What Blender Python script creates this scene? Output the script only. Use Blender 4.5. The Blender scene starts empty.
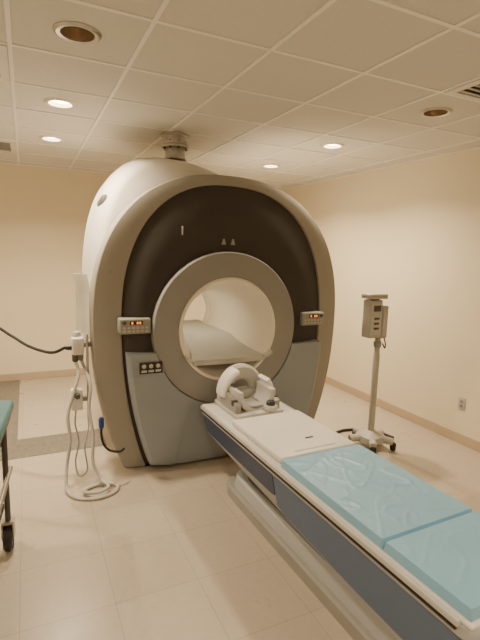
import bpy, bmesh, math, random
from mathutils import Vector, Matrix, noise
random.seed(4)
PI=math.pi
C=bpy.context.scene.collection
OFF={}
# ---------------------------------------------------------------- materials
def mat(name,col,rough=.5,metal=0,var=.06,scale=6,bump=0,bscale=60,emit=None,est=0,coat=0,alpha=1,trans=0,spec=.5):
    m=bpy.data.materials.new(name); m.use_nodes=True
    nt=m.node_tree; b=nt.nodes['Principled BSDF']
    tc=nt.nodes.new('ShaderNodeTexCoord')
    n=nt.nodes.new('ShaderNodeTexNoise'); n.inputs['Scale'].default_value=scale; n.inputs['Detail'].default_value=4
    nt.links.new(tc.outputs['Object'],n.inputs['Vector'])
    r=nt.nodes.new('ShaderNodeMapRange'); r.inputs['From Min'].default_value=.25; r.inputs['From Max'].default_value=.75; r.inputs['To Min'].default_value=1-var; r.inputs['To Max'].default_value=1+var
    nt.links.new(n.outputs['Fac'],r.inputs['Value'])
    mx=nt.nodes.new('ShaderNodeVectorMath'); mx.operation='SCALE'; mx.inputs[0].default_value=col[:3]
    nt.links.new(r.outputs['Result'],mx.inputs['Scale'])
    nt.links.new(mx.outputs[0],b.inputs['Base Color'])
    b.inputs['Roughness'].default_value=rough; b.inputs['Metallic'].default_value=metal
    b.inputs['Coat Weight'].default_value=coat; b.inputs['Specular IOR Level'].default_value=spec
    b.inputs['Alpha'].default_value=alpha; b.inputs['Transmission Weight'].default_value=trans
    if bump:
        n2=nt.nodes.new('ShaderNodeTexNoise'); n2.inputs['Scale'].default_value=bscale
        nt.links.new(tc.outputs['Object'],n2.inputs['Vector'])
        bp=nt.nodes.new('ShaderNodeBump'); bp.inputs['Strength'].default_value=bump; bp.inputs['Distance'].default_value=.01
        nt.links.new(n2.outputs['Fac'],bp.inputs['Height']); nt.links.new(bp.outputs['Normal'],b.inputs['Normal'])
    if emit:
        b.inputs['Emission Color'].default_value=(*emit,1); b.inputs['Emission Strength'].default_value=est
    return m
def srgb(r,g,b):
    f=lambda c:((c/255)/12.92 if c/255<=.04045 else ((c/255+.055)/1.055)**2.4)
    return (f(r),f(g),f(b))
M=dict(
 wall=mat('cream_paint',srgb(230,219,194),.6,var=.01,scale=1.5,bump=.05,bscale=200),
 base=mat('beige_vinyl',srgb(188,170,144),.5,var=.02),
 ctile=mat('ceiling_tile',srgb(216,213,208),.9,var=.04,scale=90,bump=.25,bscale=300),
 tbar=mat('grid_bar',srgb(240,238,234),.5,var=.02),
 white=mat('white_plastic',srgb(222,220,215),.45,var=.02),
 drum=mat('off_white_shell',srgb(224,221,215),.7,var=.01,scale=2,spec=.3),
 rim=mat('grey_beige_shell',srgb(158,154,146),.9,var=.02,scale=2,spec=.12),
 black=mat('charcoal_cover',srgb(72,68,66),.85,var=.03,spec=.22),
 disc=mat('grey_collar',srgb(148,148,146),.75,var=.02,spec=.25),
 lower=mat('grey_blue_cover',srgb(150,157,163),.75,var=.02,spec=.25),
 liner=mat('bore_white',srgb(236,230,218),.4,var=.01),
 seam=mat('seam_black',(.012,.012,.012),.5),
 steel=mat('brushed_steel',srgb(190,187,182),.3,metal=.85),
 rubber=mat('black_rubber',(.012,.012,.013),.55),
 blackp=mat('black_plastic',(.02,.02,.022),.4),
 navy=mat('navy_panel',srgb(62,76,104),.45,var=.03),
 blue=mat('blue_grey_panel',srgb(92,111,142),.5,var=.03),
 tbody=mat('table_grey',srgb(174,177,180),.55,var=.02),
 vinyl=mat('sky_blue_vinyl',srgb(134,184,214),.4,var=.04,scale=5,bump=.1,bscale=14),
 teal=mat('teal_vinyl',srgb(70,116,124),.45,bump=.1,bscale=20),
 hose=mat('grey_hose',srgb(186,184,176),.45),
 greyp=mat('grey_plastic',srgb(150,149,144),.5),
 lgrey=mat('light_grey_plastic',srgb(186,185,180),.5),
 dgrey=mat('dark_grey_plastic',srgb(76,74,70),.5),
 stdgrey=mat('stand_enamel',srgb(176,173,163),.5),
 red=mat('orange_display',(.4,.1,.02),.4,emit=(1,.24,.04),est=2.2),
 screen=mat('display_black',(.02,.012,.01),.2),
 lens=mat('lamp_lens',(1,.9,.7),.5,emit=(1,.84,.58),est=26),
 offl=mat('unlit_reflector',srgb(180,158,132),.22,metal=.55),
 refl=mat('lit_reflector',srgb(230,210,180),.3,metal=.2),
 clear=mat('clear_plastic',srgb(226,224,216),.2,alpha=.5),
 strip=mat('mottled_grey_strip',srgb(116,111,104),.3,var=.3,scale=28),
 bluec=mat('blue_plug',srgb(30,60,130),.4),
 sheet=mat('pale_sheet',srgb(170,160,140),.7,bump=.2,bscale=12),
)
def floor_mat():
    m=bpy.data.materials.new('vinyl_floor_tile'); m.use_nodes=True; nt=m.node_tree; b=nt.nodes['Principled BSDF']
    tc=nt.nodes.new('ShaderNodeTexCoord'); mp=nt.nodes.new('ShaderNodeMapping')
    mp.inputs['Location'].default_value=(.09,.10,0)
    nt.links.new(tc.outputs['Object'],mp.inputs['Vector'])
    br=nt.nodes.new('ShaderNodeTexBrick'); br.offset=0; br.squash=1
    br.inputs['Scale'].default_value=1; br.inputs['Brick Width'].default_value=.445; br.inputs['Row Height'].default_value=.445
    br.inputs['Mortar Size'].default_value=.002; br.inputs['Mortar Smooth'].default_value=.5
    br.inputs['Color1'].default_value=(*srgb(184,173,158),1); br.inputs['Color2'].default_value=(*srgb(179,168,153),1); br.inputs['Mortar'].default_value=(*srgb(152,140,124),1)
    nt.links.new(mp.outputs[0],br.inputs['Vector'])
    n=nt.nodes.new('ShaderNodeTexNoise'); n.inputs['Scale'].default_value=26; n.inputs['Detail'].default_value=7
    nt.links.new(tc.outputs['Object'],n.inputs['Vector'])
    mr=nt.nodes.new('ShaderNodeMapRange'); mr.inputs['To Min'].default_value=.9; mr.inputs['To Max'].default_value=1.08
    nt.links.new(n.outputs['Fac'],mr.inputs['Value'])
    v=nt.nodes.new('ShaderNodeVectorMath'); v.operation='SCALE'
    nt.links.new(br.outputs['Color'],v.inputs[0]); nt.links.new(mr.outputs[0],v.inputs['Scale']); nt.links.new(v.outputs[0],b.inputs['Base Color'])
    n3=nt.nodes.new('ShaderNodeTexNoise'); n3.inputs['Scale'].default_value=3
    nt.links.new(tc.outputs['Object'],n3.inputs['Vector'])
    r2=nt.nodes.new('ShaderNodeMapRange'); r2.inputs['To Min'].default_value=.22; r2.inputs['To Max'].default_value=.38
    nt.links.new(n3.outputs['Fac'],r2.inputs['Value']); nt.links.new(r2.outputs[0],b.inputs['Roughness'])
    return m
M['floor']=floor_mat()
# ---------------------------------------------------------------- mesh helpers (all coordinates in world metres)
def nb(): return bmesh.new()
def merge(bm,t,mtx=None):
    if mtx is not None: t.transform(mtx)
    me=bpy.data.meshes.new('tmp'); t.to_mesh(me); t.free(); bm.from_mesh(me); bpy.data.meshes.remove(me)
def box(bm,lo,hi,bev=0,seg=2,mtx=None):
    t=nb(); bmesh.ops.create_cube(t,size=1)
    s=[hi[i]-lo[i] for i in range(3)]; c=[(hi[i]+lo[i])/2 for i in range(3)]
    for v in t.verts: v.co=Vector([v.co[i]*s[i]+c[i] for i in range(3)])
    if bev: bmesh.ops.bevel(t,geom=t.edges[:],offset=bev,segments=seg,profile=.5,affect='EDGES')
    merge(bm,t,mtx); return bm
def loft(bm,rings,closed=True,cap0=False,cap1=False):
    vs=[[bm.verts.new(p) for p in r] for r in rings]
    n=len(rings[0])
    for a,b in zip(vs,vs[1:]):
        for i in range(n if closed else n-1):
            j=(i+1)%n
            try: bm.faces.new((a[i],a[j],b[j],b[i]))
            except Exception: pass
    if cap0: bm.faces.new(vs[0][::-1])
    if cap1: bm.faces.new(vs[-1])
    return bm
def lathe(bm,prof,loc=(0,0,0),axis='Z',n=32,cap=True):
    rings=[]
    for r,z in prof:
        ring=[]
        for i in range(n):
            a=2*PI*i/n; x,y=r*math.cos(a),r*math.sin(a)
            p={'Z':(x,y,z),'Y':(x,z,y),'X':(z,x,y)}[axis]
            ring.append((p[0]+loc[0],p[1]+loc[1],p[2]+loc[2]))
        rings.append(ring)
    return loft(bm,rings,True,cap,cap)
def smooth_path(pts,k=8):
    P=[Vector(p) for p in pts]; out=[]
    P=[P[0]*2-P[1]]+P+[P[-1]*2-P[-2]]
    for i in range(1,len(P)-2):
        a,b,c,d=P[i-1:i+3]
        for j in range(k):
            t=j/k
            out.append(.5*((2*b)+(c-a)*t+(2*a-5*b+4*c-d)*t*t+(3*b-a-3*c+d)*t**3))
    out.append(P[-2]); return out
def tube(bm,pts,r,n=10,smooth=True,k=8,ribs=0):
    P=smooth_path(pts,k) if smooth else [Vector(p) for p in pts]
    rings=[]; up=Vector((0,0,1)); prev=None
    for i,p in enumerate(P):
        t=(P[min(i+1,len(P)-1)]-P[max(i-1,0)]).normalized()
        if prev is None:
            a=t.cross(up)
            if a.length<.1: a=t.cross(Vector((1,0,0)))
        else: a=prev-t*prev.dot(t)
        a.normalize(); prev=a; b=t.cross(a)
        rr=r*(1+ (.12 if ribs and i%2 else 0))
        rings.append([p+a*rr*math.cos(2*PI*q/n)+b*rr*math.sin(2*PI*q/n) for q in range(n)])
    return loft(bm,rings,True,True,True)
def cyl(bm,p0,p1,r,n=20): return tube(bm,[p0,p1],r,n,False)
def prism(bm,poly,axis,a,b):
    def pt(u,v,w): return {'Y':(u,w,v),'Z':(u,v,w),'X':(w,u,v)}[axis]
    return loft(bm,[[pt(u,v,a) for u,v in poly],[pt(u,v,b) for u,v in poly]],True,True,True)
def slab(bm,grid,off):
    """grid: rows of points, given a thickness along off"""
    off=Vector(off); R=len(grid); K=len(grid[0])
    f=[[bm.verts.new(Vector(p)) for p in r] for r in grid]; g=[[bm.verts.new(Vector(p)+off) for p in r] for r in grid]
    for i in range(R-1):
        for j in range(K-1):
            bm.faces.new((f[i][j],f[i][j+1],f[i+1][j+1],f[i+1][j])); bm.faces.new((g[i][j],g[i+1][j],g[i+1][j+1],g[i][j+1]))
    ed=[(0,j) for j in range(K)]+[(i,K-1) for i in range(1,R)]+[(R-1,j) for j in range(K-2,-1,-1)]+[(i,0) for i in range(R-2,0,-1)]
    for a in range(len(ed)):
        (i,j),(k,l)=ed[a],ed[(a+1)%len(ed)]
        bm.faces.new((f[i][j],g[i][j],g[k][l],f[k][l]))
    return bm
def finish(name,bm,m,off,smooth,angle):
    bmesh.ops.recalc_face_normals(bm,faces=bm.faces[:])
    bmesh.ops.translate(bm,verts=bm.verts[:],vec=-Vector(off))
    for e in bm.edges:
        if len(e.link_faces)==2 and e.calc_face_angle(0)>angle: e.smooth=False
    for f in bm.faces: f.smooth=smooth
    me=bpy.data.meshes.new(name); bm.to_mesh(me); bm.free()
    me.materials.append(M[m]); o=bpy.data.objects.new(name,me); C.objects.link(o); return o
def part(name,bm,m,parent,label=None,smooth=True,angle=.6):
    off=OFF[parent.name]; o=finish(name,bm,m,off,smooth,angle); o.parent=parent; OFF[o.name]=off
    if label: o['label']=label
    return o
def thing(name,label,cat,loc,group=None):
    o=bpy.data.objects.new(name,None); o.empty_display_size=.1; C.objects.link(o); o.location=loc
    o['label']=label; o['category']=cat
    if group: o['group']=group
    OFF[o.name]=Vector(loc); return o
def single(name,bm,m,label,cat,loc=(0,0,0),group=None,angle=.6):
    o=finish(name,bm,m,loc,True,angle); o.location=loc; o['label']=label; o['category']=cat
    if group: o['group']=group
    OFF[o.name]=Vector(loc); return o
def struct(name,bm,m,parent=None):
    if parent: return part(name,bm,m,parent)
    o=finish(name,bm,m,(0,0,0),False,.6); o['kind']='structure'; OFF[o.name]=Vector((0,0,0)); return o
# ---------------------------------------------------------------- room
XL,XR,YB,YF,H=-2.4,3.816,6.62,-2.0,2.826
T=.6; GX=.567; GY=2.18
struct('floor',box(nb(),(XL-.1,YF-.1,-.1),(XR+.1,YB+.1,0)),'floor')
struct('wall_back',box(nb(),(XL-.1,YB,0),(XR+.1,YB+.1,H+.3)),'wall')
struct('wall_right',box(nb(),(XR,YF,0),(XR+.1,YB,H+.3)),'wall')
struct('wall_left',box(nb(),(XL-.1,YF,0),(XL,YB,H+.3)),'wall')
struct('wall_front',box(nb(),(XL-.1,YF-.1,0),(XR+.1,YF,H+.3)),'wall')
struct('baseboard_back',box(nb(),(XL,YB-.012,0),(XR,YB,.1),.004),'base')
struct('baseboard_right',box(nb(),(XR-.012,YF,0),(XR,YB-.012,.1),.004),'base')
struct('baseboard_left',box(nb(),(XL,YF,0),(XL+.012,YB-.012,.1),.004),'base')
lights=[(.267,2.48,0),(.267,3.68,1),(.267,4.88,1),(2.667,2.48,0),(2.667,3.68,1),(2.667,4.88,1),(.267,.08,1),(2.667,.08,1),(.267,-1.12,1),(2.667,-1.12,1),(-1.533,3.68,1),(-1.533,1.28,1)]
def clampv(v,a,b): return max(a,min(b,v))
xs=sorted({clampv(GX+T*k,XL,XR) for k in range(-8,9)}); ys=sorted({clampv(GY+T*k,YF,YB) for k in range(-9,10)})
bm=nb()
for i in range(len(xs)-1):
    for j in range(len(ys)-1):
        x0,x1,y0,y1=xs[i],xs[i+1],ys[j],ys[j+1]
        L=[l for l in lights if x0<l[0]<x1 and y0<l[1]<y1]
        if L:
            cx,cy=L[0][:2]; n=32; sq=[];ci=[]
            for q in range(n):
                a=2*PI*(q+.5)/n+0; c,s=math.cos(a),math.sin(a); k=.3/max(abs(c),abs(s))
                sq.append(bm.verts.new((cx+c*k,cy+s*k,H))); ci.append(bm.verts.new((cx+.085*c,cy+.085*s,H)))
            for q in range(n): bm.faces.new((sq[q],ci[q],ci[(q+1)%n],sq[(q+1)%n]))
            for (sx,sy) in ((1,1),(-1,1),(-1,-1),(1,-1)):
                near=sorted(sq,key=lambda v:(v.co.x-cx-sx*.3)**2+(v.co.y-cy-sy*.3)**2)[:2]
                cv=bm.verts.new((cx+sx*.3,cy+sy*.3,H)); bm.faces.new((near[0],near[1],cv))
        else:
            bm.faces.new([bm.verts.new(p) for p in ((x0,y0,H),(x0,y1,H),(x1,y1,H),(x1,y0,H))])
bmesh.ops.remove_doubles(bm,verts=bm.verts[:],dist=1e-4)
struct('ceiling',bm,'ctile')
bm=nb()
for x in xs[1:-1]: box(bm,(x-.011,YF,H-.007),(x+.011,YB,H+.003))
for y in ys[1:-1]: box(bm,(XL,y-.011,H-.0065),(XR,y+.011,H+.003))
box(bm,(XR-.022,YF,H-.008),(XR,YB,H+.003)); box(bm,(XL,YB-.022,H-.008),(XR,YB,H+.003))
struct('trim_1',bm,'tbar')
struct('trim_2',box(nb(),(-.62,4.08,0),(.62,4.50,.004),.001),'strip')
struct('trim_3',box(nb(),(-.62,4.50,0),(-.13,YB-.015,.004),.001),'strip')
struct('trim_4',box(nb(),(XL,YF,H+.2),(XR,YB,H+.25)),'wall')
def outlet(y,z,label):
    t=thing('wall_outlet',label,'outlet',(XR,y,z))
    part('cover_plate',box(nb(),(XR-.008,y-.036,z-.058),(XR,y+.036,z+.058),.003),'lgrey',t)
    for dz in (-.022,.022):
        s=part('socket',box(nb(),(XR-.012,y-.017,z+dz-.014),(XR-.007,y+.017,z+dz+.014),.003),'greyp',t)
        for dy in (-.0075,.0075): part('slot',box(nb(),(XR-.0135,y+dy-.0015,z+dz-.006),(XR-.0115,y+dy+.0015,z+dz+.006)),'seam',t)
outlet(2.90,.40,'small pale power outlet low on the right wall')
def downlight(x,y,on,label,group):
    t=thing('recessed_downlight',label,'ceiling light',(x,y,H),group)
    part('trim_ring',lathe(nb(),[(.080,-.002),(.080,-.009),(.098,-.013),(.112,-.004),(.112,0),(.080,-.002)],(x,y,H),n=40,cap=False),'white' if on else 'steel',t)
    part('reflector',lathe(nb(),[(.082,-.004),(.077,.03),(.064,.09),(.05,.13)],(x,y,H),n=40,cap=False),'refl' if on else 'offl',t)
    if on: part('lens',lathe(nb(),[(.001,.018),(.05,.014),(.078,.02),(.078,.026),(.001,.026)],(x,y,H),n=32),'lens',t,'glowing warm lens')
    else: part('lamp_bulb',lathe(nb(),[(.001,.045),(.03,.05),(.045,.075),(.042,.13),(.001,.13)],(x,y,H),n=32),'greyp',t)
names={(.267,2.48):'large unlit downlight with brown interior at upper left, nearest the camera',
(.267,3.68):'glowing downlight on left side, the nearer of the two lit ones there',
(.267,4.88):'glowing downlight on left side, the farther one, close to back wall',
(2.667,2.48):'unlit downlight with brown interior beside the ceiling vent at right',
(2.667,3.68):'glowing downlight right of the scanner, nearer of the two by the right wall',
(2.667,4.88):'glowing downlight just above the scanner top, farthest on the right side'}
for x,y,on in lights:
    downlight(x,y,on,names.get((x,y),'glowing round downlight in ceiling behind the viewer'),'round recessed ceiling lights')
    if on:
        ld=bpy.data.lights.new('lamp','AREA'); ld.shape='DISK'; ld.size=.14; ld.color=(1,.80,.55); ld.energy=42 if y>1.5 else 18; ld.spread=2.45
        lo=bpy.data.objects.new('downlight_lamp',ld); C.objects.link(lo); lo.location=(x,y,H-.014)
def vent(x,y,label):
    t=thing('ceiling_vent',label,'vent',(x,y,H),'louvred ceiling vents')
    fr=nb()
    o_=[(-.285,-.285),(.285,-.285),(.285,.285),(-.285,.285)]; i_=[(a*.83,b*.83) for a,b in o_]
    loft(fr,[[(x+a,y+b,H-.001) for a,b in o_],[(x+a,y+b,H-.012) for a,b in o_],[(x+a,y+b,H-.016) for a,b in i_],[(x+a,y+b,H-.001) for a,b in i_]])
    part('frame',fr,'white',t,smooth=False)
    part('backing',box(nb(),(x-.24,y-.24,H-.004),(x+.24,y+.24,H-.001)),'dgrey',t)
    for k in range(9):
        yy=y-.21+k*.052
        part('louvre',box(nb(),(x-.235,-.012,-.002),(x+.235,.012,.002),0,mtx=Matrix.Translation((0,yy,H-.014))@Matrix.Rotation(.2,4,'X')),'lgrey',t)
vent(2.667,1.88,'slotted ceiling vent at the right edge beside the unlit light')
vent(-.333,3.08,'ceiling vent at far left edge, the nearer one')
vent(-.333,5.48,'ceiling vent at far left edge, the farther one near back wall')
# ---------------------------------------------------------------- MRI scanner
Xc,zb=1.556,1.202; N=200; NU=2.36; LOW=1.95
FA,FU=.930,1.142
def sp(v,n): return math.copysign(abs(v)**(2/n),v)
def kx(c,a):
    t=clampv((a-FA)/(1.137-FA),0,1)
    return 1.03 if c>0 else .965+.015*t
def outl(a,up,low,y,s=1):
    r=[]
    for i in range(N):
        p=2*PI*i/N; c,sn=math.cos(p),math.sin(p)
        k=kx(c,a)
        if sn>0: r.append((Xc+a*k*s*sp(c,NU),y,zb+up*s*sp(sn,NU)))
        else: r.append((Xc+a*k*s*c,y,max(.012,zb+low*sn)))
    return r
def dshape(p):
    c,sn=math.cos(p),math.sin(p)
    if sn>=0:
        if c>=0: n=1.95; return -.42+1.47*abs(c)**(2/n),1.40*abs(sn)**(2/n)
        n=2.8; return -.42-.665*abs(c)**(2/n),1.40*abs(sn)**(2/n)
    return (1.05 if c>0 else 1.085)*c,LOW*sn
DS=[(3.80,.915),(3.815,.94),(3.85,.957),(3.91,.975),(3.98,.99),(4.08,1.0),(4.3,1.0),(4.6,.99),(4.8,.965),(4.9,.93),(4.95,.86)]
def ds(y):
    for (a,s0),(b,s1) in zip(DS,DS[1:]):
        if a<=y<=b: return s0+(s1-s0)*(y-a)/(b-a)
    return 1
def dpt(p,y):
    x,z=dshape(p); s=ds(y); return Vector((Xc+x*s,y,max(.012,zb+z*s)))
DX=-.035; ZB=zb-.045; RI=.635
def circ(rad,y,cz=ZB,dx=DX): return [(Xc+dx+rad*math.cos(2*PI*i/N),y,cz+rad*math.sin(2*PI*i/N)) for i in range(N)]
mri=thing('mri_scanner','large round MRI scanner with dark front and bright open bore','MRI scanner',(Xc,4.2,0))
part('magnet_housing',loft(nb(),[outl(.96,1.05,LOW,3.73),outl(.98,1.07,LOW,3.79)]+[[dpt(2*PI*i/N,y) for i in range(N)] for y,s in DS]+[circ(.5,4.97),circ(.44,4.96)]),'drum',mri,'off-white rounded drum housing',angle=.9)
part('front_rim',loft(nb(),[outl(FA-.004,FU-.004,LOW,3.57),outl(FA,FU,LOW,3.535),outl(FA+.010,FU+.006,LOW,3.53),outl(1.02,1.180,LOW,3.537),outl(1.10,1.211,LOW,3.550),outl(1.128,1.223,LOW,3.558),outl(1.137,1.228,LOW,3.577),outl(1.137,1.228,LOW,3.74),outl(1.13,1.220,LOW,3.755),outl(.97,1.06,LOW,3.76)]),'rim',mri,'matte grey-beige rim around the front',angle=.4)
def facept(phi,s,dy=0):
    c,sn=math.cos(phi),math.sin(phi); k=kx(c,FA)
    if sn>0: ex,ez=FA*k*sp(c,NU),FU*sp(sn,NU)
    else: ex,ez=FA*k*c,LOW*sn
    ez=max(ez,.015-zb)
    x=(DX+RI*c)*(1-s)+ex*s; z=(ZB-zb+RI*sn)*(1-s)+ez*s
    return Vector((Xc+x,3.465+.088*s*s-.012*math.sin(PI*s)+dy,zb+z))
bm=nb(); loft(bm,[[facept(2*PI*i/N,s/8) for i in range(N)] for s in range(9)]); part('front_cover',bm,'black',mri,'charcoal crescent-shaped upper front cover')
ZT_=-.205
def lowpanel(side,yf,u0,u1):
    g=[]
    for si in range(13):
        row=[]
        for j in range(25):
            u=u0+(u1-u0)*j/24
            smax=(.905 if side<0 else .93)+.075*min(1,u*1.5)**2*(1 if side<0 else .4)
            s=.02+(smax-.02)*si/12
            pb=math.asin((ZT_+(zb-ZB)*(1-s))/(RI*(1-s)+LOW*s)); pe=-PI/2+.012
            p=pb+(pe-pb)*u
            q=p if side>0 else PI-p
            v=facept(q,s); v.y=yf+.02*s*s+(.014 if si==12 or (j==0 and u0==0) else 0)
            row.append(v)
        g.append(row)
    return slab(nb(),g,(0,.13,0))
part('lower_cover',lowpanel(-1,3.385,0,.60),'lower',mri,'raised grey-blue lower cover block',angle=.35)
part('lower_cover',lowpanel(-1,3.398,.606,1),'lower',mri,'grey-blue lower cover panel')
part('lower_cover',lowpanel(1,3.393,0,1),'lower',mri,'raised grey-blue lower cover panel',angle=.35)
part('bore_ring',loft(nb(),[circ(RI+.012,3.48),circ(RI+.010,3.415),circ(RI+.002,3.403),circ(.56,3.397),circ(.49,3.395),circ(.44,3.400),circ(.424,3.44)]),'disc',mri,'wide flat mid-grey collar around the bore',angle=.5)
part('bore_lip',loft(nb(),[circ(.440,3.405),circ(.436,3.390),circ(.422,3.386),circ(.410,3.397),circ(.406,3.45)]),'liner',mri,'pale bore lip')
part('bore_liner',loft(nb(),[circ(.428,3.45),circ(.413,3.402),circ(.395,3.46),circ(.36,3.54),circ(.33,3.63),circ(.31,3.74),circ(.30,3.9),circ(.30,4.2),circ(.30,4.6),circ(.31,4.75),circ(.35,4.87),circ(.44,4.96)]),'liner',mri,'white flared tunnel lining')
part('inner_ring',loft(nb(),[circ(.302,4.62),circ(.288,4.625),circ(.285,4.66),circ(.288,4.70),circ(.304,4.705)]),'liner',mri,'bright stepped inner ring at the far end')
def br(y):
    rr=.30 if y>3.9 else .30+.10*((3.9-y)/.48)**2
    t_=clampv((3.95-y)/.60,0,1); zt=-.14-.10*t_
    return zt,math.sqrt(rr*rr-zt*zt)*.985
g=[]
for j in range(30):
    y=3.36+(4.90-3.36)*j/29; zt,hw=br(max(y,3.42))
    if 4.58<y<4.74: hw-=.025
    g.append([(Xc+DX-hw+2*hw*i/20,y,ZB+zt-.008*(1-((i-10)/10)**2)) for i in range(21)])
tg_=part('table_ledge',slab(nb(),g,(0,0,-.045)),'lgrey',mri,'pale flat bed bridge across the lower bore')
for s in (-1,1):
    zt,hw=br(3.42); g=[]
    for i in range(7):
        x=hw-.012+.08*i/6; g.append([(Xc+DX+s*x,3.340,ZB+zt+.03*(i/6)**2),(Xc+DX+s*x,3.385,ZB+zt+.004+.04*(i/6)**2)])
    part('ledge_lip',slab(nb(),g,(0,0,-.02)),'lgrey',tg_,'small upturned side lip')
for dx in (-.055,.035):
    p=facept(PI/2-dx*1.2,.16,-.006)
    bm=nb(); prism(bm,[(p.x-.02,p.z-.02),(p.x+.02,p.z-.02),(p.x+.006,p.z+.028),(p.x-.006,p.z+.028)],'Y',p.y-.003,p.y+.004)
    part('warning_mark',bm,'greyp',mri,'small grey warning mark')
p=facept(2.10,.5,-.006); part('position_mark',box(nb(),(p.x-.006,p.y-.003,p.z-.035),(p.x+.006,p.y+.004,p.z+.035),.002),'lgrey',mri,'short pale upright mark')
def panel(cx,sgn):
    y0=3.42; z0=1.215
    t=part('control_panel',box(nb(),(cx-.12,y0,z0-.06),(cx+.12,y0+.16,z0+.06),.012,3),'greyp',mri,'grey control panel with dim orange display')
    part('screen',box(nb(),(cx-.045,y0-.003,z0+.012),(cx+.055,y0+.002,z0+.042),.002),'screen',t)
    for k in range(4):
        if k==1: continue
        x=cx-.032+k*.020; part('display_digit',box(nb(),(x,y0-.005,z0+.018),(x+.012,y0-.002,z0+.036),.001),'red',t)
    for r in range(2):
        for k in range(6):
            x=cx-.097+k*.034; part('button',box(nb(),(x,y0-.006,z0-.045+r*.026),(x+.022,y0,z0-.028+r*.026),.003),'lgrey',t)
    part('knob',lathe(nb(),[(.001,-.014),(.014,-.012),(.016,0),(.001,0)],(cx-sgn*.085,y0,z0+.03),'Y',20),'dgrey',t)
panel(.745,1); panel(2.375,-1)
ys_=3.375
t=part('safety_sign',box(nb(),(.765,ys_,.845),(.945,ys_+.03,.935),.003),'screen',mri,'small dark sign with pale pictograms')
for k in range(3):
    x=.778+k*.055
    part('pictogram_bar',box(nb(),(x,ys_-.003,.857),(x+.042,ys_+.001,.875)),'lgrey',t)
    part('pictogram',lathe(nb(),[(.001,-.001),(.017,-.001),(.017,.002),(.001,.002)],(x+.02,ys_-.001,.905),'Y',16),'lgrey',t)
part('round_badge',lathe(nb(),[(.001,-.006),(.022,-.006),(.026,.004),(.001,.004)],(.59,3.545,1.62),'Y',24),'disc',mri)
p0,ysl=2.46,3.98
tp=(dpt(p0+.02,ysl)-dpt(p0-.02,ysl)).normalized(); ty=(dpt(p0,ysl+.01)-dpt(p0,ysl-.01)).normalized()
nrm=tp.cross(ty).normalized()
if nrm.x>0: nrm=-nrm
rings=[]
for k,o in ((.001,.006),(.8,.006),(1,.002),(1,-.01)):
    ring=[]
    for q in range(28):
        ca,sa=math.cos(2*PI*q/28),math.sin(2*PI*q/28)
        uu=.095*k*ca; vv=.05*k*sa
        ring.append(dpt(p0+(uu*.5+vv)*.9,ysl+uu*.85-vv*.3)+nrm*(o+.004))
    rings.append(ring)
part('housing_slot',loft(nb(),rings,True,True,True),'dgrey',mri,'dark oval slot in the off-white housing')
g=[]
for i in range(7):
    y=3.62+.045*i
    g.append([(.437-.085*math.sin(PI*i/6)-.02*(z>1.5),y,z) for z in (1.10,1.2,1.35,1.5,1.6)])
part('side_guard',slab(nb(),g,(-.004,0,0)),'clear',mri,'thin clear plastic sheet on the left flank')
# quench pipe
px,py,pz=1.25,4.08,2.6035
qp=thing('quench_pipe','grey flanged metal pipe from the scanner top into the ceiling','pipe',(px,py,pz))
part('pipe_body',lathe(nb(),[(.10,0),(.088,.02),(.088,.222)],(px,py,pz),n=40),'steel',qp)
part('flange',lathe(nb(),[(.085,0),(.118,0),(.118,.02),(.085,.02)],(px,py,2.705),n=40),'lgrey',qp)
part('flange',lathe(nb(),[(.085,0),(.118,0),(.118,.018),(.085,.018)],(px,py,2.73),n=40),'steel',qp)
part('ceiling_collar',lathe(nb(),[(.085,0),(.13,0),(.13,.018),(.085,.018)],(px,py,2.80),n=40),'steel',qp)
for k in range(8):
    a=2*PI*k/8; part('bolt',lathe(nb(),[(.009,-.012),(.009,.055)],(px+.1*math.cos(a),py+.1*math.sin(a),2.703),n=8),'dgrey',qp)
# ---------------------------------------------------------------- patient table
Xt=1.55; Y0,Y1=.86,3.31; ZT=.58
tb=thing('patient_table','long low patient table with blue side panels before the scanner','patient table',(Xt,2.1,0))
def sect(y,w,bw,bot,top=ZT-.01):
    h=[(0,bot),(bw,bot),(bw+.02,bot+.02),(w-.012,.505),(w,.52),(w,top-.01),(w-.01,top),(0,top)]
    pts=h+[(-a,b) for a,b in h[::-1][1:-1]]
    return [(Xt+a,y,b) for a,b in pts]
def botz(y): return .205+.085*clampv((y-1.1)/1.5,0,2)
rings=[sect(Y0,.28,.2,.26),sect(Y0+.02,.305,.225,.23)]
for k in range(0,13):
    y=Y0+.06+(Y1-.06-Y0-.06)*k/12; rings.append(sect(y,.315,.24,botz(y)))
rings+= [sect(Y1-.02,.30,.22,.34),sect(Y1,.27,.2,.38)]
part('table_body',loft(nb(),rings,True,True,True),'tbody',tb)
def sidex(y,z):
    b=botz(y)+.02; return .26+(.043)*(z-b)/(.505-b)+.006
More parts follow.
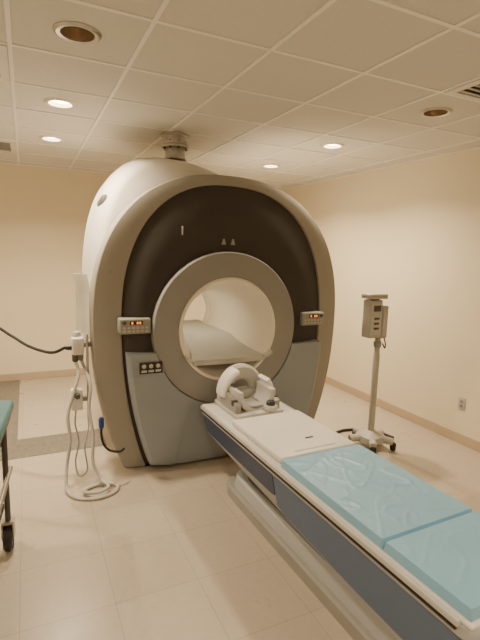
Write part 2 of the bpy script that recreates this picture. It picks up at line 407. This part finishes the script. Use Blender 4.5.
for s in (-1,1):
    part('side_rail',box(nb(),(Xt+s*.318-.010,Y0+.05,.556),(Xt+s*.318+.010,Y1-.05,.583),.005,3),'lgrey',tb,'pale side rail')
    part('rail_groove',box(nb(),(Xt+s*.317-.008,Y0+.06,.540),(Xt+s*.317+.008,Y1-.06,.553),.002),'seam',tb,'thin dark stripe')
    def sidepan(ya,yb,za,zc):
        g=[]; n=24
        for i in range(n+1):
            f_=i/n; y=ya+(yb-ya)*f_
            e=min(1,max(0,min(f_,1-f_)*12)); e=math.sqrt(1-(1-e)**2)
            lo_=max(za,botz(y)+.035); zm=(lo_+zc)/2; hh=(zc-lo_)/2*(.85+.15*e)
            g.append([(Xt+s*(sidex(y,zm-hh+2*hh*q/4)),y,zm-hh+2*hh*q/4) for q in range(5)])
        return slab(nb(),g,(-s*.012,0,0))
    part('side_panel',sidepan(2.17,3.24,.36,.515),'navy',tb,'dark navy side panel')
    part('side_panel',sidepan(.89,2.158,.26,.515),'blue',tb,'deep blue-grey side panel')
part('table_tray',box(nb(),(Xt-.308,Y0+.01,.565),(Xt+.308,Y1-.03,.585),.008,3),'white',tb,'white tray surface under the mattress')
def foot(prof):
    ft=[]
    for z,w,a,b in prof:
        ring=[(Xt-w,a,z),(Xt+w,a,z)]
        for k in range(0,13):
            t=PI*k/12; ring.append((Xt+w*math.copysign(abs(math.cos(t))**.6,math.cos(t)),b-.22+.22*max(0,math.sin(t))**.8,z))
        ft.append(ring)
    return loft(nb(),ft,True,True,True)
part('pedestal',foot([(.15,.18,.9,2.84),(.33,.17,.95,2.78)]),'dgrey',tb,'dark pedestal under table')
part('foot_plate',foot([(0,.255,.7,3.02),(.07,.255,.7,3.02),(.085,.243,.71,3.005)]),'greyp',tb,'grey stepped foot')
part('base_cover',foot([(.082,.225,.75,2.95),(.165,.218,.77,2.93),(.185,.20,.79,2.89)]),'tbody',tb,'pale grey base cover')
def pad(ya,yb,zbase,th,seed,label,amp):
    w=.293; bm=nb(); nx,ny=64,int((yb-ya)/.0095); g=[]
    for j in range(ny+1):
        row=[]
        for i in range(nx+1):
            x=-w+2*w*i/nx; y=ya+(yb-ya)*j/ny
            e=min(w-abs(x),y-ya,yb-y); ed=1-max(0,1-e/.008)**2 if e<.008 else 1
            ef=min(1,e/.06)
            q=Vector((x*5+y*3+seed,y*3.6-x*2,seed)); a_=abs(noise.noise(q)); wr=max(0,1-a_*14)**1.2
            q2=Vector((x*6-y*5,y*3+x*2,seed+9)); wr2=max(0,1-abs(noise.noise(q2))*14)**1.2
            q3=Vector((x*11+y*8,y*4-x*7,seed+4)); wr3=max(0,1-abs(noise.noise(q3))*10)**1.2
            z=zbase+th*(.08+.92*math.sqrt(max(0,ed)))+amp*(.006*wr+.005*wr2+.003*wr3)*ef
            row.append((Xt+x,y,z))
        g.append(row)
    top=[[bm.verts.new(p) for p in r] for r in g]
    for j in range(ny):
        for i in range(nx): bm.faces.new((top[j][i],top[j][i+1],top[j+1][i+1],top[j+1][i]))
    ed=[(0,i) for i in range(nx+1)]+[(j,nx) for j in range(1,ny+1)]+[(ny,i) for i in range(nx-1,-1,-1)]+[(j,0) for j in range(ny-1,0,-1)]
    lo=[bm.verts.new((g[j][i][0],g[j][i][1],zbase)) for j,i in ed]
    for k in range(len(ed)):
        a,b=ed[k],ed[(k+1)%len(ed)]; l=(k+1)%len(ed)
        bm.faces.new((top[a[0]][a[1]],lo[k],lo[l],top[b[0]][b[1]]))
    bm.faces.new(lo)
    return single('mattress_pad',bm,'vinyl',label,'mattress',(Xt,(ya+yb)/2,zbase),'light blue table pads',angle=1)
pd1=pad(1.303,2.11,.587,.038,1.3,'wrinkled light blue vinyl pad on table, next to the white board',1)
pd2=pad(.885,1.300,.587,.038,5.1,'light blue vinyl pad at the near end of the patient table',.8)
wb=thing('table_board','raised white plastic board lying between blue pad and coil','board',(Xt,2.45,.587))
part('board',box(nb(),(Xt-.283,2.12,.587),(Xt+.278,2.78,.627),.012,3),'white',wb)
part('board_edge',box(nb(),(Xt-.16,2.16,.625),(Xt+.15,2.175,.6285),.001),'lgrey',wb)
part('grip_hole',box(nb(),(Xt+.02,2.30,.625),(Xt+.08,2.32,.6285),.001),'seam',wb,'small dark handle slot')
# ---------------------------------------------------------------- head coil
Yk=3.03; zk=.588; xk=Xt-.02
hc=thing('head_coil','grey-white open head coil cradle with side brackets and dark knob','head coil',(xk,Yk,zk))
part('base_plate',box(nb(),(xk-.19,2.82,zk),(xk+.20,3.26,zk+.04),.014,3),'lgrey',hc)
def band(y0,y1,ro,ri,a0,a1,zc=.155,n=36,ex=1.0,b=.006,cx=0,lean=0):
    rings=[]
    for i in range(n+1):
        a=a0+(a1-a0)*i/n; c,s=math.cos(a),math.sin(a)
        P=[(ri,y0+b),(ri+b,y0),(ro-b,y0),(ro,y0+b),(ro,y1-b),(ro-b,y1),(ri+b,y1),(ri,y1-b)]
        rings.append([(xk+cx+r*c,y+lean*r*s,zk+zc+r*s*ex) for r,y in P])
    return loft(nb(),rings,True,True,True)
part('cradle_shell',band(Yk-.15,Yk+.10,.158,.118,PI*.96,PI*2.04,zc=.17,n=20,b=.01),'lgrey',hc,'low open trough')
part('fan_back',band(Yk+.11,Yk+.18,.198,.080,-PI*.03,PI*.80,zc=.125,n=24,ex=1.02,b=.02,lean=.06),'lgrey',hc,'rounded open back')
part('left_wing',band(Yk+.02,Yk+.17,.205,.165,PI*.62,PI*1.02,zc=.12,n=16,b=.012),'white',hc,'curved left side bracket')
part('right_bracket',band(Yk-.06,Yk+.10,.200,.168,-PI*.02,PI*.22,zc=.12,n=10,b=.010),'white',hc,'curved right side bracket')
part('fan_foot',box(nb(),(xk-.19,Yk+.10,zk+.035),(xk+.19,Yk+.19,zk+.13),.022,3),'lgrey',hc)
for s in (-1,1):
    P=[(Yk-.16,zk+.04),(Yk+.11,zk+.04),(Yk+.11,zk+.16),(Yk-.0,zk+.15),(Yk-.16,zk+.10)]
    part('side_plate',prism(nb(),P,'X',xk+s*.166-.022,xk+s*.166+.022),'greyp',hc,'thick side plate',smooth=False)
    part('clamp',box(nb(),(xk+s*.166-.03,Yk-.12,zk+.085),(xk+s*.166+.03,Yk-.09,zk+.125),.006),'dgrey',hc,'small dark clamp')
part('round_dish',lathe(nb(),[(.001,.0),(.05,.0),(.055,.012),(.050,.035),(.04,.042),(.001,.042)],(xk+.10,Yk-.175,zk+.038),n=32),'lgrey',hc)
part('lock_knob',lathe(nb(),[(.001,.03),(.026,.03),(.034,.022),(.034,.0),(.034,-.004)],(xk+.10,Yk-.175,zk+.080),n=24),'blackp',hc,'black round knob')
part('neck_pad',box(nb(),(xk-.06,Yk-.14,zk+.055),(xk+.06,Yk+.04,zk+.075),.008),'greyp',hc)
piv=Vector((Xt,3.2,0)); ang=.026
for o in (tb,pd1,pd2,wb,hc):
    o.location=piv+Matrix.Rotation(ang,3,'Z')@(o.location-piv); o.rotation_euler.z=ang
# ---------------------------------------------------------------- monitor stand
sx_,sy_=2.92,3.157
st=thing('monitor_stand','beige rolling stand with small grey box at top by right wall','equipment stand',(sx_,sy_,0))
hub=[]
for z,r in ((.055,.10),(.07,.125),(.12,.115),(.15,.07),(.165,.04)):
    hub.append([(sx_+r*sp(math.cos(2*PI*q/32),3.5),sy_+r*sp(math.sin(2*PI*q/32),3.5),z) for q in range(32)])
part('base_hub',loft(nb(),hub,True,True,True),'stdgrey',st)
for k in range(5):
    a=2*PI*k/5+.35; c,s=math.cos(a),math.sin(a)
    part('base_leg',tube(nb(),[(sx_+.05*c,sy_+.05*s,.10),(sx_+.12*c,sy_+.12*s,.095),(sx_+.21*c,sy_+.21*s,.088)],.034,12),'stdgrey',st)
    wx,wy=sx_+.21*c,sy_+.21*s
    P=((-.02,.035),(-.02,.08),(.02,.08),(.02,.035),(.015,.035),(.015,.07),(-.015,.07),(-.015,.035))
    cs=part('caster',loft(nb(),[[(wx+u,wy-.02,v) for u,v in P],[(wx+u,wy+.02,v) for u,v in P]],True,True,True),'blackp',st)
    part('wheel',lathe(nb(),[(.001,-.012),(.028,-.012),(.032,-.006),(.032,.006),(.028,.012),(.001,.012)],(wx,wy,.032),'X',20),'rubber',cs)
part('pole',lathe(nb(),[(.030,.13),(.030,.9),(.026,.91),(.026,1.2)],(sx_,sy_,0),n=20),'stdgrey',st)
part('pole_collar',lathe(nb(),[(.028,.97),(.036,.98),(.036,1.02),(.028,1.03)],(sx_,sy_,0),n=20),'greyp',st)
bx=sx_-.065
mb=part('monitor_box',box(nb(),(bx-.105,sy_-.07,1.07),(bx+.035,sy_+.04,1.415),.014,3),'stdgrey',st)
part('face_plate',box(nb(),(bx-.092,sy_-.077,1.10),(bx+.023,sy_-.068,1.39),.004),'lgrey',mb)
part('screen',box(nb(),(bx-.076,sy_-.081,1.315),(bx+.006,sy_-.076,1.368),.002),'dgrey',mb)
for r in range(3):
    part('face_button',box(nb(),(bx-.064,sy_-.081,1.15+r*.045),(bx-.005,sy_-.075,1.17+r*.045),.003),'dgrey',mb)
part('side_module',box(nb(),(bx+.037,sy_-.065,1.06),(bx+.112,sy_+.04,1.36),.012,3),'stdgrey',st)
part('module_face',box(nb(),(bx+.048,sy_-.070,1.09),(bx+.102,sy_-.062,1.33),.003),'lgrey',st)
part('top_tray',box(nb(),(bx-.125,sy_-.085,1.425),(bx+.075,sy_+.05,1.470),.010,3),'stdgrey',st)
part('tray_post',box(nb(),(bx-.06,sy_-.04,1.408),(bx+.02,sy_+.01,1.432),.004),'dgrey',st)
part('cuff_hook',tube(nb(),[(bx+.09,sy_-.05,1.07),(bx+.095,sy_-.07,1.01),(bx+.07,sy_-.09,.98),(bx+.05,sy_-.08,1.02)],.006,8),'blackp',st)
bm=tube(nb(),[(2.02,3.05,.014),(2.08,3.20,.014),(2.20,3.34,.014),(2.36,3.42,.014),(2.52,3.42,.014),(2.68,3.47,.014),(2.90,3.54,.014),(3.10,3.48,.014),(3.22,3.36,.014),(3.26,3.20,.014)],.014,10,k=10)
single('floor_cable',bm,'rubber','thick black cable trailing on floor from scanner past the rolling stand','cable',(2.9,3.45,0))
# ---------------------------------------------------------------- hose set on left flank
hr=thing('hose_set','thin grey looping hoses with white connector boxes hung at left side of scanner','hose set',(.38,3.55,0))
part('bracket_arm',box(nb(),(.36,3.64,1.03),(.445,3.68,1.07),.008),'greyp',hr)
cb=part('connector_box',box(nb(),(.295,3.58,.98),(.385,3.67,1.12),.016,3),'white',hr)
part('connector_cap',lathe(nb(),[(.001,.04),(.024,.04),(.03,.03),(.03,0),(.001,0)],(.335,3.63,1.12),n=20),'lgrey',cb)
part('nozzle',lathe(nb(),[(.018,-.06),(.024,-.05),(.024,0)],(.32,3.62,.985),n=20),'dgrey',cb)
part('nozzle',lathe(nb(),[(.016,-.06),(.020,-.05),(.020,0)],(.365,3.65,.985),n=20),'greyp',cb)
part('side_port',lathe(nb(),[(.018,-.05),(.022,-.02),(.022,0)],(.30,3.62,1.04),'X',20),'blackp',cb)
part('guide_rod',cyl(nb(),(.405,3.58,.45),(.405,3.58,1.14),.010),'steel',hr)
vb=part('valve_box',box(nb(),(.275,3.52,.56),(.36,3.585,.73),.014,3),'white',hr,'white box hung on the rod')
part('valve_knob',lathe(nb(),[(.001,-.03),(.018,-.03),(.022,0),(.001,0)],(.32,3.52,.68),'Y',20),'dgrey',vb)
part('valve_clip',box(nb(),(.355,3.55,.62),(.40,3.59,.66),.004),'greyp',vb)
h1=[(.32,3.62,.93),(.335,3.56,.84),(.29,3.51,.70),(.245,3.48,.54),(.255,3.45,.36),(.225,3.42,.18),(.215,3.34,.04),(.27,3.22,.013),(.40,3.16,.013),(.53,3.20,.013),(.57,3.29,.013),(.48,3.35,.02),(.37,3.33,.015),(.33,3.25,.030),(.42,3.20,.036),(.50,3.26,.036),(.46,3.35,.06),(.41,3.40,.18),(.42,3.44,.38),(.40,3.49,.58),(.415,3.53,.76),(.367,3.65,.93)]
part('grey_hose',tube(nb(),h1,.012,12,k=14,ribs=1),'hose',hr)
h2=[(.31,3.55,.56),(.30,3.53,.45),(.32,3.50,.32),(.29,3.46,.18),(.31,3.42,.08),(.37,3.42,.12),(.36,3.46,.28),(.395,3.51,.42),(.40,3.56,.5)]
part('thin_cable',tube(nb(),h2,.006,10,k=12),'greyp',hr)
pc=thing('power_cord','short black cord with blue plug hanging at the scanner side','cord',(.5,3.37,0))
part('cord',tube(nb(),[(.47,3.36,.47),(.47,3.36,.40),(.485,3.35,.33),(.53,3.34,.28),(.60,3.34,.26),(.64,3.375,.262)],.009,10),'rubber',pc)
part('plug',lathe(nb(),[(.001,-.04),(.016,-.04),(.02,-.02),(.02,.03),(.012,.045),(.001,.045)],(.47,3.36,.50),n=16),'bluec',pc,'blue plug')
single('wall_cable',tube(nb(),[(.25,3.62,1.04),(.15,3.66,1.00),(0,3.80,1.03),(-.12,3.95,1.09),(-.3,4.0,1.2),(-.7,4.0,1.32),(-1.6,3.9,1.30),(XL,3.8,1.25)],.012,10),'rubber','black cable running from the left edge to the hoses','cable',(-.1,3.9,1.0))
# ---------------------------------------------------------------- stretcher at left
gu=thing('stretcher','teal padded stretcher with metal frame, cropped by the left edge','stretcher',(-.10,2.98,0))
part('stretcher_pad',box(nb(),(-.82,1.1,.81),(-.095,2.98,.875),.025,4),'teal',gu,'teal pad')
part('frame',box(nb(),(-.80,1.12,.755),(-.115,2.96,.808),.012),'dgrey',gu,'dark metal frame')
part('under_sheet',box(nb(),(-.79,1.3,.64),(-.15,2.9,.755),.02,3),'sheet',gu,'pale folded sheet under the pad')
part('lower_shelf',box(nb(),(-.76,1.3,.26),(-.15,2.8,.31),.012),'dgrey',gu)
for lx in (-.78,-.135):
    for ly in (1.25,2.80):
        part('leg',cyl(nb(),(lx,ly,.15),(lx,ly,.755),.016),'dgrey',gu)
        P=((-.034,.08),(-.034,.19),(.034,.19),(.034,.08),(.026,.08),(.026,.175),(-.026,.175),(-.026,.08))
        cs=part('caster',loft(nb(),[[(lx+u,ly-.034,v) for u,v in P],[(lx+u,ly+.034,v) for u,v in P]],True,True,True),'steel',gu)
        part('wheel',lathe(nb(),[(.001,-.024),(.07,-.024),(.082,-.012),(.082,.012),(.07,.024),(.001,.024)],(lx,ly,.082),'X',28),'rubber',cs)
part('side_bar',cyl(nb(),(-.118,1.3,.48),(-.118,2.88,.48),.013),'steel',gu)
gu.rotation_euler.z=-.09
# ---------------------------------------------------------------- world, added bore fill light, camera
w=bpy.data.worlds.new('World'); bpy.context.scene.world=w; w.use_nodes=True
w.node_tree.nodes['Background'].inputs[0].default_value=(1,.75,.5,1); w.node_tree.nodes['Background'].inputs[1].default_value=.02
ld=bpy.data.lights.new('bore_fill','AREA'); ld.shape='RECTANGLE'; ld.size=.05; ld.size_y=.9; ld.color=(1,.82,.56); ld.energy=2.4  # unseen fill light added to brighten the tunnel, not a fitting of the scanner
lo=bpy.data.objects.new('bore_fill',ld); C.objects.link(lo); lo.location=(Xc+DX,4.15,ZB+.28)
cam=bpy.data.cameras.new('Camera'); co=bpy.data.objects.new('Camera',cam); C.objects.link(co)
f=451.; e1=Vector((-215,74,-f)).normalized(); e2=Vector((960,39,-f)); e2=(e2-e1*e2.dot(e1)).normalized(); e3=e2.cross(e1)
R=Matrix((( e2.x,e2.y,e2.z),(e1.x,e1.y,e1.z),(e3.x,e3.y,e3.z)))
co.matrix_world=Matrix.Translation((0,0,1.8))@R.to_4x4()
cam.sensor_fit='VERTICAL'; cam.sensor_height=24; cam.lens=f/640*24; cam.clip_start=.05
bpy.context.scene.camera=co
